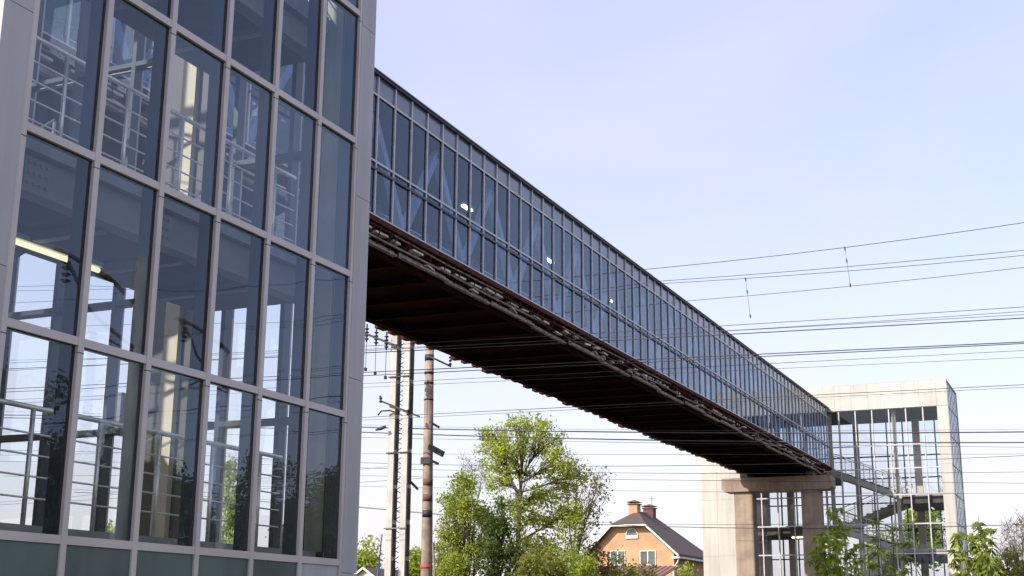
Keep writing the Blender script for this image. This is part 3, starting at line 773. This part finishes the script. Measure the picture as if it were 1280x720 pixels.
# trees behind the far tower, seen through its glass
for i, (lb, px, X, y_, n_) in enumerate((('green tree behind the far tower, seen through its right opening', 1152, 92, 655, 1600), ('green tree behind the far tower stairs', 1105, 94, 690, 1200))):
    tree(lb, gbase(px, X), [cl(px,y_,X,20,26,n_,40), cl(px,y_+30,X,24,24,n_,36)], 'leaf_mid', .28, r0=.2, sig=.28, seed=50+i, group='trees behind the far tower')
# trees and a pole beyond the near tower, seen through its lower panes
for i, (lb, px, X, cls_) in enumerate((('slender green tree beyond the near tower, right of the beige column', 288, 32, [(288,600,8,26,700,26),(290,640,13,26,1100,30),(288,680,18,22,1200,30)]),
                                    ('low green bush beyond the near tower, behind the leftmost railings', 138, 30, [(140,672,16,18,900,26),(128,684,20,12,700,20)]),
                                    ('low bright bush beyond the near tower, behind the fifth pane column', 352, 34, [(352,676,12,16,700,22),(356,690,16,10,500,16)]))):
    tree(lb, gbase(px, X), [cl(a,b,X,c_,d_,n_,m_) for a,b,c_,d_,n_,m_ in cls_], 'leaf_mid', .11, r0=.06, sig=.10, seed=60+i, twigs=16)
pp = at(124, 640, 33)
bp_ = thing('utility_pole', 'pale pole with grey box, seen through the near tower panes', 'utility pole', (pp.x, pp.y, GZ))
tz = at(124, 385, 33).z
MB().tube([(pp.x,pp.y,GZ),(pp.x,pp.y,2.),(pp.x,pp.y,tz)], [.20,.18,.15], 12).build('shaft', M['poleconc'], bp_, smooth=True)
q0 = at(148, 545, 33); q1 = at(160, 492, 33)
bo = MB().box(32.7, 33.2, min(q0.y,q1.y), max(q0.y,q1.y), q0.z, q1.z).build('equipment_box', M['steel_int'], bp_)
MB().box(32.95, 33.05, min(q0.y,q1.y), pp.y, (q0.z+q1.z)/2-.04, (q0.z+q1.z)/2+.04).build('bracket', M['black'], bo)
LBL = 'dark tree of the row mirrored at the foot of the tower glass'
GRP = 'row of dark trees mirrored in the glass'
h = 9.5
t0 = tree(LBL, (16, -28, GZ), [((16,-28,h*.30),(4.6,3,h*.36),7000,90), ((17.5,-28,h*.62),(3,2.2,h*.28),4500,50), ((13.2,-27.5,h*.25),(3,2,h*.3),3500,46), ((18.5,-29,h*.15),(3,2.4,h*.25),3500,40)], 'leaf_dark', .22, r0=.22, sig=.35, seed=70, group=GRP)
for k in range(1, 10):
    r = t0.copy(); COL.objects.link(r); r.location = (16+7.6*k+rnd.uniform(-1.5,1.5), -28.5-.7*k+rnd.uniform(-1.5,1.5), GZ)
    r.rotation_euler = (0, 0, rnd.uniform(0, 6.28)); sc_ = rnd.uniform(.9, 1.15)+.025*k; r.scale = (sc_, sc_, sc_)
    for ch in t0.children:
        c_ = ch.copy(); COL.objects.link(c_); c_.parent = r

# saplings in the foreground: drooping compound leaves
def sapling(label, X, stems, seed, size=.115, mat='leaf_sap', group='foreground saplings', dens=1.):
    """stems: (px_base, px_top, py_top, spread_px)"""
    rng = np.random.default_rng(seed); rr = random.Random(seed)
    p = at(stems[0][0], 700, X)
    t = thing('sapling', label, 'sapling', (p.x, p.y, GZ), group)
    st = MB(); vs = []
    for (pb, pt, py, sp) in stems:
        dX = rr.uniform(-.5, .5)
        b = at(pb, 700, X+dX); b.z = GZ; e = at(pt, py, X+dX); d = X/F_PX
        ctrl = b.lerp(e, .55)+Vector((0, rr.uniform(-.1,.1), 0))
        path = [b.lerp(ctrl, s).lerp(ctrl.lerp(e, s), s) for s in np.linspace(0, 1, 8)]
        st.tube(path, [.016,.015,.013,.011,.009,.007,.005,.003], 5)
        H = (e-b).length; s = .35
        while s < 1.0:
            k = min(6, int(s*7)); q = path[k].lerp(path[k+1], s*7-k)
            for side in range(2 if dens >= 1 else 1):
                th = rr.uniform(0, 2*math.pi); L = sp*d*rr.uniform(.35, 1.0)*(1.25-.75*s)
                tip = q+Vector((math.cos(th)*L, math.sin(th)*L, rr.uniform(-.05,.35)*L+.02))
                mid = q.lerp(tip, .55)+Vector((0,0,.10*L))
                st.tube([q, mid, tip], [.004,.003,.002], 4)
                for c_ in [mid, q.lerp(mid,.6)] + [tip]*3 + [mid.lerp(tip,.5)]*2:
                    for j in range(rr.choice((1,2,2))):
                        az = rr.uniform(0, 2*math.pi); dv = Vector((math.cos(az), math.sin(az), rr.uniform(-1.3, .15))).normalized()
                        w = dv.cross(Vector((rr.gauss(0,.5), rr.gauss(0,.5), 1))).normalized(); l = size*rr.uniform(.6, 1.3)
                        c = c_+Vector((rr.gauss(0,.012), rr.gauss(0,.012), rr.gauss(0,.012)))
                        up_ = w.cross(dv)*l*.06
                        vs += [c, c+dv*l*.38+w*l*.17+up_, c+dv*l+Vector((0,0,-.12*l)), c+dv*l*.38-w*l*.17+up_]
            s += rr.uniform(.028, .05)/dens
    st.build('stem', M['stem'], t, smooth=True)
    mesh_np('foliage', np.array([tuple(v) for v in vs]), M[mat], t)
sapling('bright leafy sapling clump in front of the right pier column', 17, [(1026,1046,638,26),(1042,1026,664,26),(1046,1056,656,24),(1022,1020,682,24),(1050,1068,684,24),(1034,1040,676,26),(1036,1030,692,26)], 11, size=.095, dens=1.1, mat='leaf_mid')
sapling('thin sapling in front of the far tower stairs', 18.5, [(1092,1098,648,22),(1075,1084,676,20),(1112,1118,650,20),(1124,1130,672,20),(1100,1106,690,24)], 12, dens=.6)
sapling('tall sapling with large drooping leaves right of the far tower', 16, [(1216,1223,646,15),(1206,1198,662,20),(1228,1240,662,17),(1212,1208,682,24),(1226,1232,686,22),(1218,1216,664,18)], 13, size=.105, mat='leaf_sap')
tree('olive bush at the lower right picture corner', gbase(1258, 24), [cl(1262,716,24,26,20,1200,26), cl(1240,722,24,18,14,500,14)], 'leaf_olive', .075, name='shrub', cat='shrub', r0=.03, sig=.07, seed=90)
tree('bare grey twiggy tree at the right picture edge', gbase(1272, 60), [cl(1268,672,60,18,20,30,26), cl(1280,665,60,16,22,30,24), cl(1262,690,60,16,14,30,20)], 'leaf_brown', .10, r0=.07, sig=.2, seed=91, twigs=26, bare=5, bark='twig')

# ------------------------------------------------------------------ houses
hX, hY0, hY1 = 85.0, 25.9, 32.6
ho = thing('brick_house', 'orange gabled house with brown roof and two chimneys', 'house', (hX+4, 29.2, GZ))
ho.name = 'gabled_house'
EZ, CZ, RZ = 4.55, 6.45, 7.45
ml, mr_ = 30.55, 28.15      # clip line ends
D = 8.0
wl = MB()
gy0, gy1 = 26.35, 32.1
pts = [(hX,gy0,GZ),(hX,gy1,GZ),(hX,gy1,EZ),(hX,ml,CZ-.1),(hX,mr_,CZ-.1),(hX,gy0,EZ)]
back = [(hX+D,gy0,GZ),(hX+D,gy1,GZ),(hX+D,gy1,EZ-.2),(hX+D,gy0,EZ-.2)]
wl.add(pts+back, [(0,1,2,3,4,5),(9,8,7,6),(0,6,7,1),(1,7,8,2),(5,9,6,0)])
wall = wl.build('wall', M['orange'], ho)
rfm = MB(); o_ = -.45
e0, e1 = hY0, hY1
A = Vector((hX+o_, e1, EZ-.12)); Bp = Vector((hX+o_, ml, CZ)); Cc = Vector((hX+o_, mr_, CZ)); Dd = Vector((hX+o_, e0, EZ-.12))
R1 = Vector((hX+1.6, 29.35, RZ)); R2 = Vector((hX+4.4, 29.35, RZ)); E1 = Vector((hX+D+.4, e1, EZ-.12)); E0 = Vector((hX+D+.4, e0, EZ-.12))
def slab(mb, poly, th=.14):
    n = len(poly); mb.add(list(poly)+[p-Vector((0,0,th)) for p in poly], [tuple(range(n)), tuple(range(2*n-1,n-1,-1))]+[(i,n+i,n+(i+1)%n,(i+1)%n) for i in range(n)])
slab(rfm, [A, Bp, R1, R2, E1]); slab(rfm, [Bp, Cc, R1]); slab(rfm, [Cc, Dd, E0, R2, R1]); slab(rfm, [E1, R2, E0])
roof = rfm.build('roof', M['roofbrown'], ho)
tb = MB()
dz = Vector((-.03, 0, -.12))
for p, q in ((A,Bp),(Bp,Cc),(Cc,Dd)): tb.bar(p+dz, q+dz, .06, .11)
tb.bar(Dd+Vector((0,0,-.22)), E0+Vector((0,0,-.22)), .10, .12)
tb.build('bargeboard', M['trim'], roof)
MB().box(hX-.43, hX+.3, e0+.02, e0+.5, EZ-.42, EZ-.28).build('eave_return', M['trim'], roof)
MB().tube([(hX-.35,e0-.02,EZ-.3),(hX-.2,e0+.15,EZ-.65),(hX-.12,e0+.45,EZ-1.0),(hX-.12,e0+.5,GZ)], .06, 7).build('downpipe', M['trim'], ho, smooth=True)
for (px0, px1, pyb, pyt, X, mt, nm) in ((788, 798.5, 650, 631, 86.6, 'orange', 'orange'), (806, 818, 650, 636, 89, 'brick', 'dark')):
    a = at(px0, pyb, X); c = at(px1, pyt, X)
    ch = MB().box(X-.35, X+.35, min(a.y,c.y), max(a.y,c.y), a.z-.5, c.z).build('chimney', M[mt], ho)
    MB().box(X-.42, X+.42, min(a.y,c.y)-.08, max(a.y,c.y)+.08, c.z, c.z+.07).add([(X-.5,min(a.y,c.y)-.15,c.z+.16),(X+.5,min(a.y,c.y)-.15,c.z+.16),(X+.5,max(a.y,c.y)+.15,c.z+.16),(X-.5,max(a.y,c.y)+.15,c.z+.16),(X,(a.y+c.y)/2,c.z+.34)],[(0,3,2,1),(0,1,4),(1,2,4),(2,3,4),(3,0,4)]).build('chimney_cap', M['brick'], ch)
p = at(815, 636, 89); MB().tube([p, p+Vector((0,0,.9))], .02, 5).bar(p+Vector((0,-.2,.7)), p+Vector((0,.2,.7)), .02, .02).build('antenna', M['black'], ho)
def window(px0, px1, py0, py1, panes_):
    a = at(px0, py1, hX); c = at(px1, py0, hX); y0, y1 = sorted((a.y, c.y))
    w = MB().box(hX-.03, hX-.006, y0, y1, a.z, c.z).build('window', M['winpane'], ho)
    fr = MB(); t_ = .045
    fr.box(hX-.06, hX-.031, y0-t_, y0, a.z-t_, c.z+t_).box(hX-.06, hX-.031, y1, y1+t_, a.z-t_, c.z+t_).box(hX-.061, hX-.03, y0, y1, c.z, c.z+t_).box(hX-.1, hX-.03, y0, y1, a.z-t_, a.z)
    for i in range(1, panes_): y = y0+(y1-y0)*i/panes_; fr.box(hX-.06, hX-.031, y-.035, y+.035, a.z, c.z)
    fr.build('frame', M['trim'], w)
window(801, 819, 689, 706, 2); window(764, 781, 689, 706, 2)
a = at(790, 669, hX)
arch = MB(); N_ = 14
ring = [(a.y+.36*math.cos(math.pi*i/N_), a.z+.40*math.sin(math.pi*i/N_)) for i in range(N_+1)]
arch.add([(hX-.03,y,z) for y,z in ring]+[(hX-.006,y,z) for y,z in ring], [tuple(range(N_+1)), tuple(range(2*N_+1,N_,-1))]+[(i,i+1,N_+2+i,N_+1+i) for i in range(N_)])
aw = arch.build('window', M['winpane'], ho)
fr = MB(); ring3 = [(hX-.045, a.y+.40*math.cos(math.pi*i/N_), a.z+.44*math.sin(math.pi*i/N_)) for i in range(N_+1)]
fr.tube(ring3, .035, 6).box(hX-.09, hX-.031, a.y-.42, a.y+.42, a.z-.22, a.z-.01)
fr.build('frame', M['trim'], aw)

sh = thing('shed', 'low outbuilding with reddish brown metal roof before the house', 'shed', (79, 28.5, GZ))
MB().box(77, 82, 25.6, 32, GZ, 2.6).build('wall', M['creamwall'], sh)
mb = MB(); slab(mb, [Vector((76.6,25.2,2.3)), Vector((82.2,25.2,3.55)), Vector((82.2,32.3,3.55)), Vector((76.6,32.3,2.3))], .08)
y = 25.2
while y < 32.2:
    mb.bar((76.62,y+.1,2.33),(82.18,y+.1,3.575), .03, .03); y += .35
mb.build('roof', M['shedroof'], sh)

s2 = thing('small_house', 'small cream gabled house beside the grey tower corner', 'house', (92, 52.4, GZ))
ap = at(456.5, 709, 90); lft = at(436, 724, 90); rgt = at(477, 724, 90)
wl = MB(); pts = [(90,rgt.y,GZ),(90,lft.y,GZ),(90,lft.y,lft.z-.1),(90,ap.y,ap.z-.1),(90,rgt.y,rgt.z-.1)]
wl.add(pts+[(x+8,y,z) for x,y,z in pts], [(0,1,2,3,4),(9,8,7,6,5),(0,5,6,1),(1,6,7,2),(4,9,5,0)]); wl.build('wall', M['creamwall'], s2)
mb = MB(); x0 = 89.7
slab(mb, [Vector((x0,lft.y+.3,lft.z-.3)), Vector((x0,ap.y,ap.z)), Vector((98.5,ap.y,ap.z)), Vector((98.5,lft.y+.3,lft.z-.3))], .1)
slab(mb, [Vector((x0,ap.y,ap.z)), Vector((x0,rgt.y-.3,rgt.z-.3)), Vector((98.5,rgt.y-.3,rgt.z-.3)), Vector((98.5,ap.y,ap.z))], .1)
rr_ = mb.build('roof', M['roofbrown'], s2)
MB().bar((x0-.04,lft.y+.3,lft.z-.36),(x0-.04,ap.y,ap.z-.06),.05,.14).bar((x0-.04,ap.y,ap.z-.06),(x0-.04,rgt.y-.3,rgt.z-.36),.05,.14).build('bargeboard', M['trim'], rr_)

# ------------------------------------------------------------------ light
ELEV, PHI = R(36), R(28)
sdir = Vector((-math.cos(PHI)*math.cos(ELEV), math.sin(PHI)*math.cos(ELEV), math.sin(ELEV)))   # towards the sun
sun = bpy.data.lights.new('sun', 'SUN'); sun.energy = 3.2; sun.angle = R(.5); sun.color = (1, .93, .82)
so = bpy.data.objects.new('sun', sun); COL.objects.link(so); so.rotation_euler = sdir.to_track_quat('Z', 'Y').to_euler(); so.location = (0,0,40)
w = bpy.data.worlds.new('World'); scene.world = w; w.use_nodes = True
nt = w.node_tree; nt.nodes.clear()
out = nt.nodes.new('ShaderNodeOutputWorld'); bg = nt.nodes.new('ShaderNodeBackground'); sky = nt.nodes.new('ShaderNodeTexSky')
sky.sky_type = 'NISHITA'; sky.sun_disc = False; sky.sun_elevation = ELEV
sky.sun_rotation = math.atan2(sdir.x, sdir.y)
sky.air_density = 1.0; sky.dust_density = 2.5; sky.ozone_density = 1.5; sky.altitude = 100
bg.inputs[1].default_value = .15
# thin high haze over the clear sky, with a few soft patches
tc = nt.nodes.new('ShaderNodeTexCoord'); mp = nt.nodes.new('ShaderNodeMapping'); mp.inputs['Scale'].default_value = (1, 1, 2.2)
ns = nt.nodes.new('ShaderNodeTexNoise'); ns.inputs['Scale'].default_value = 2.6; ns.inputs['Detail'].default_value = 6; ns.inputs['Roughness'].default_value = .5; ns.inputs['Distortion'].default_value = .6
mr = nt.nodes.new('ShaderNodeMapRange'); mr.inputs[1].default_value = .35; mr.inputs[2].default_value = .75; mr.inputs[3].default_value = .50; mr.inputs[4].default_value = .80
mx = nt.nodes.new('ShaderNodeMix'); mx.data_type = 'RGBA'; 
sp = nt.nodes.new('ShaderNodeSeparateXYZ'); hr = nt.nodes.new('ShaderNodeMapRange'); hr.inputs[1].default_value = .02; hr.inputs[2].default_value = .42
hm = nt.nodes.new('ShaderNodeMix'); hm.data_type = 'RGBA'; hm.inputs[6].default_value = (4.1, 3.55, 3.95, 1); hm.inputs[7].default_value = (3.0, 3.0, 3.95, 1)
nt.links.new(tc.outputs['Generated'], sp.inputs[0]); nt.links.new(sp.outputs[2], hr.inputs[0]); nt.links.new(hr.outputs[0], hm.inputs[0]); nt.links.new(hm.outputs[2], mx.inputs[7])
nt.links.new(tc.outputs['Generated'], mp.inputs[0]); nt.links.new(mp.outputs[0], ns.inputs['Vector']); nt.links.new(ns.outputs['Fac'], mr.inputs[0])
nt.links.new(mr.outputs[0], mx.inputs[0]); nt.links.new(sky.outputs[0], mx.inputs[6])
nt.links.new(mx.outputs[2], bg.inputs[0]); nt.links.new(bg.outputs[0], out.inputs[0])

# ------------------------------------------------------------------ camera and view
cam = bpy.data.cameras.new('camera'); co = bpy.data.objects.new('camera', cam); COL.objects.link(co)
cam.sensor_fit = 'HORIZONTAL'; cam.sensor_width = 36; cam.lens = 36*F_PX/1280; cam.clip_start = .1; cam.clip_end = 3000
co.matrix_world = Matrix((( _r.x,_u.x,-_f.x,0),(_r.y,_u.y,-_f.y,0),(_r.z,_u.z,-_f.z,0),(0,0,0,1)))
scene.camera = co
scene.view_settings.view_transform = 'Standard'; scene.view_settings.look = 'None'
scene.view_settings.exposure = 0.9; scene.view_settings.gamma = 1
scene.render.engine = 'CYCLES'
c = scene.cycles
c.use_denoising = True; c.max_bounces = 10; c.transparent_max_bounces = 32; c.glossy_bounces = 5; c.diffuse_bounces = 4; c.caustics_reflective = False; c.caustics_refractive = False
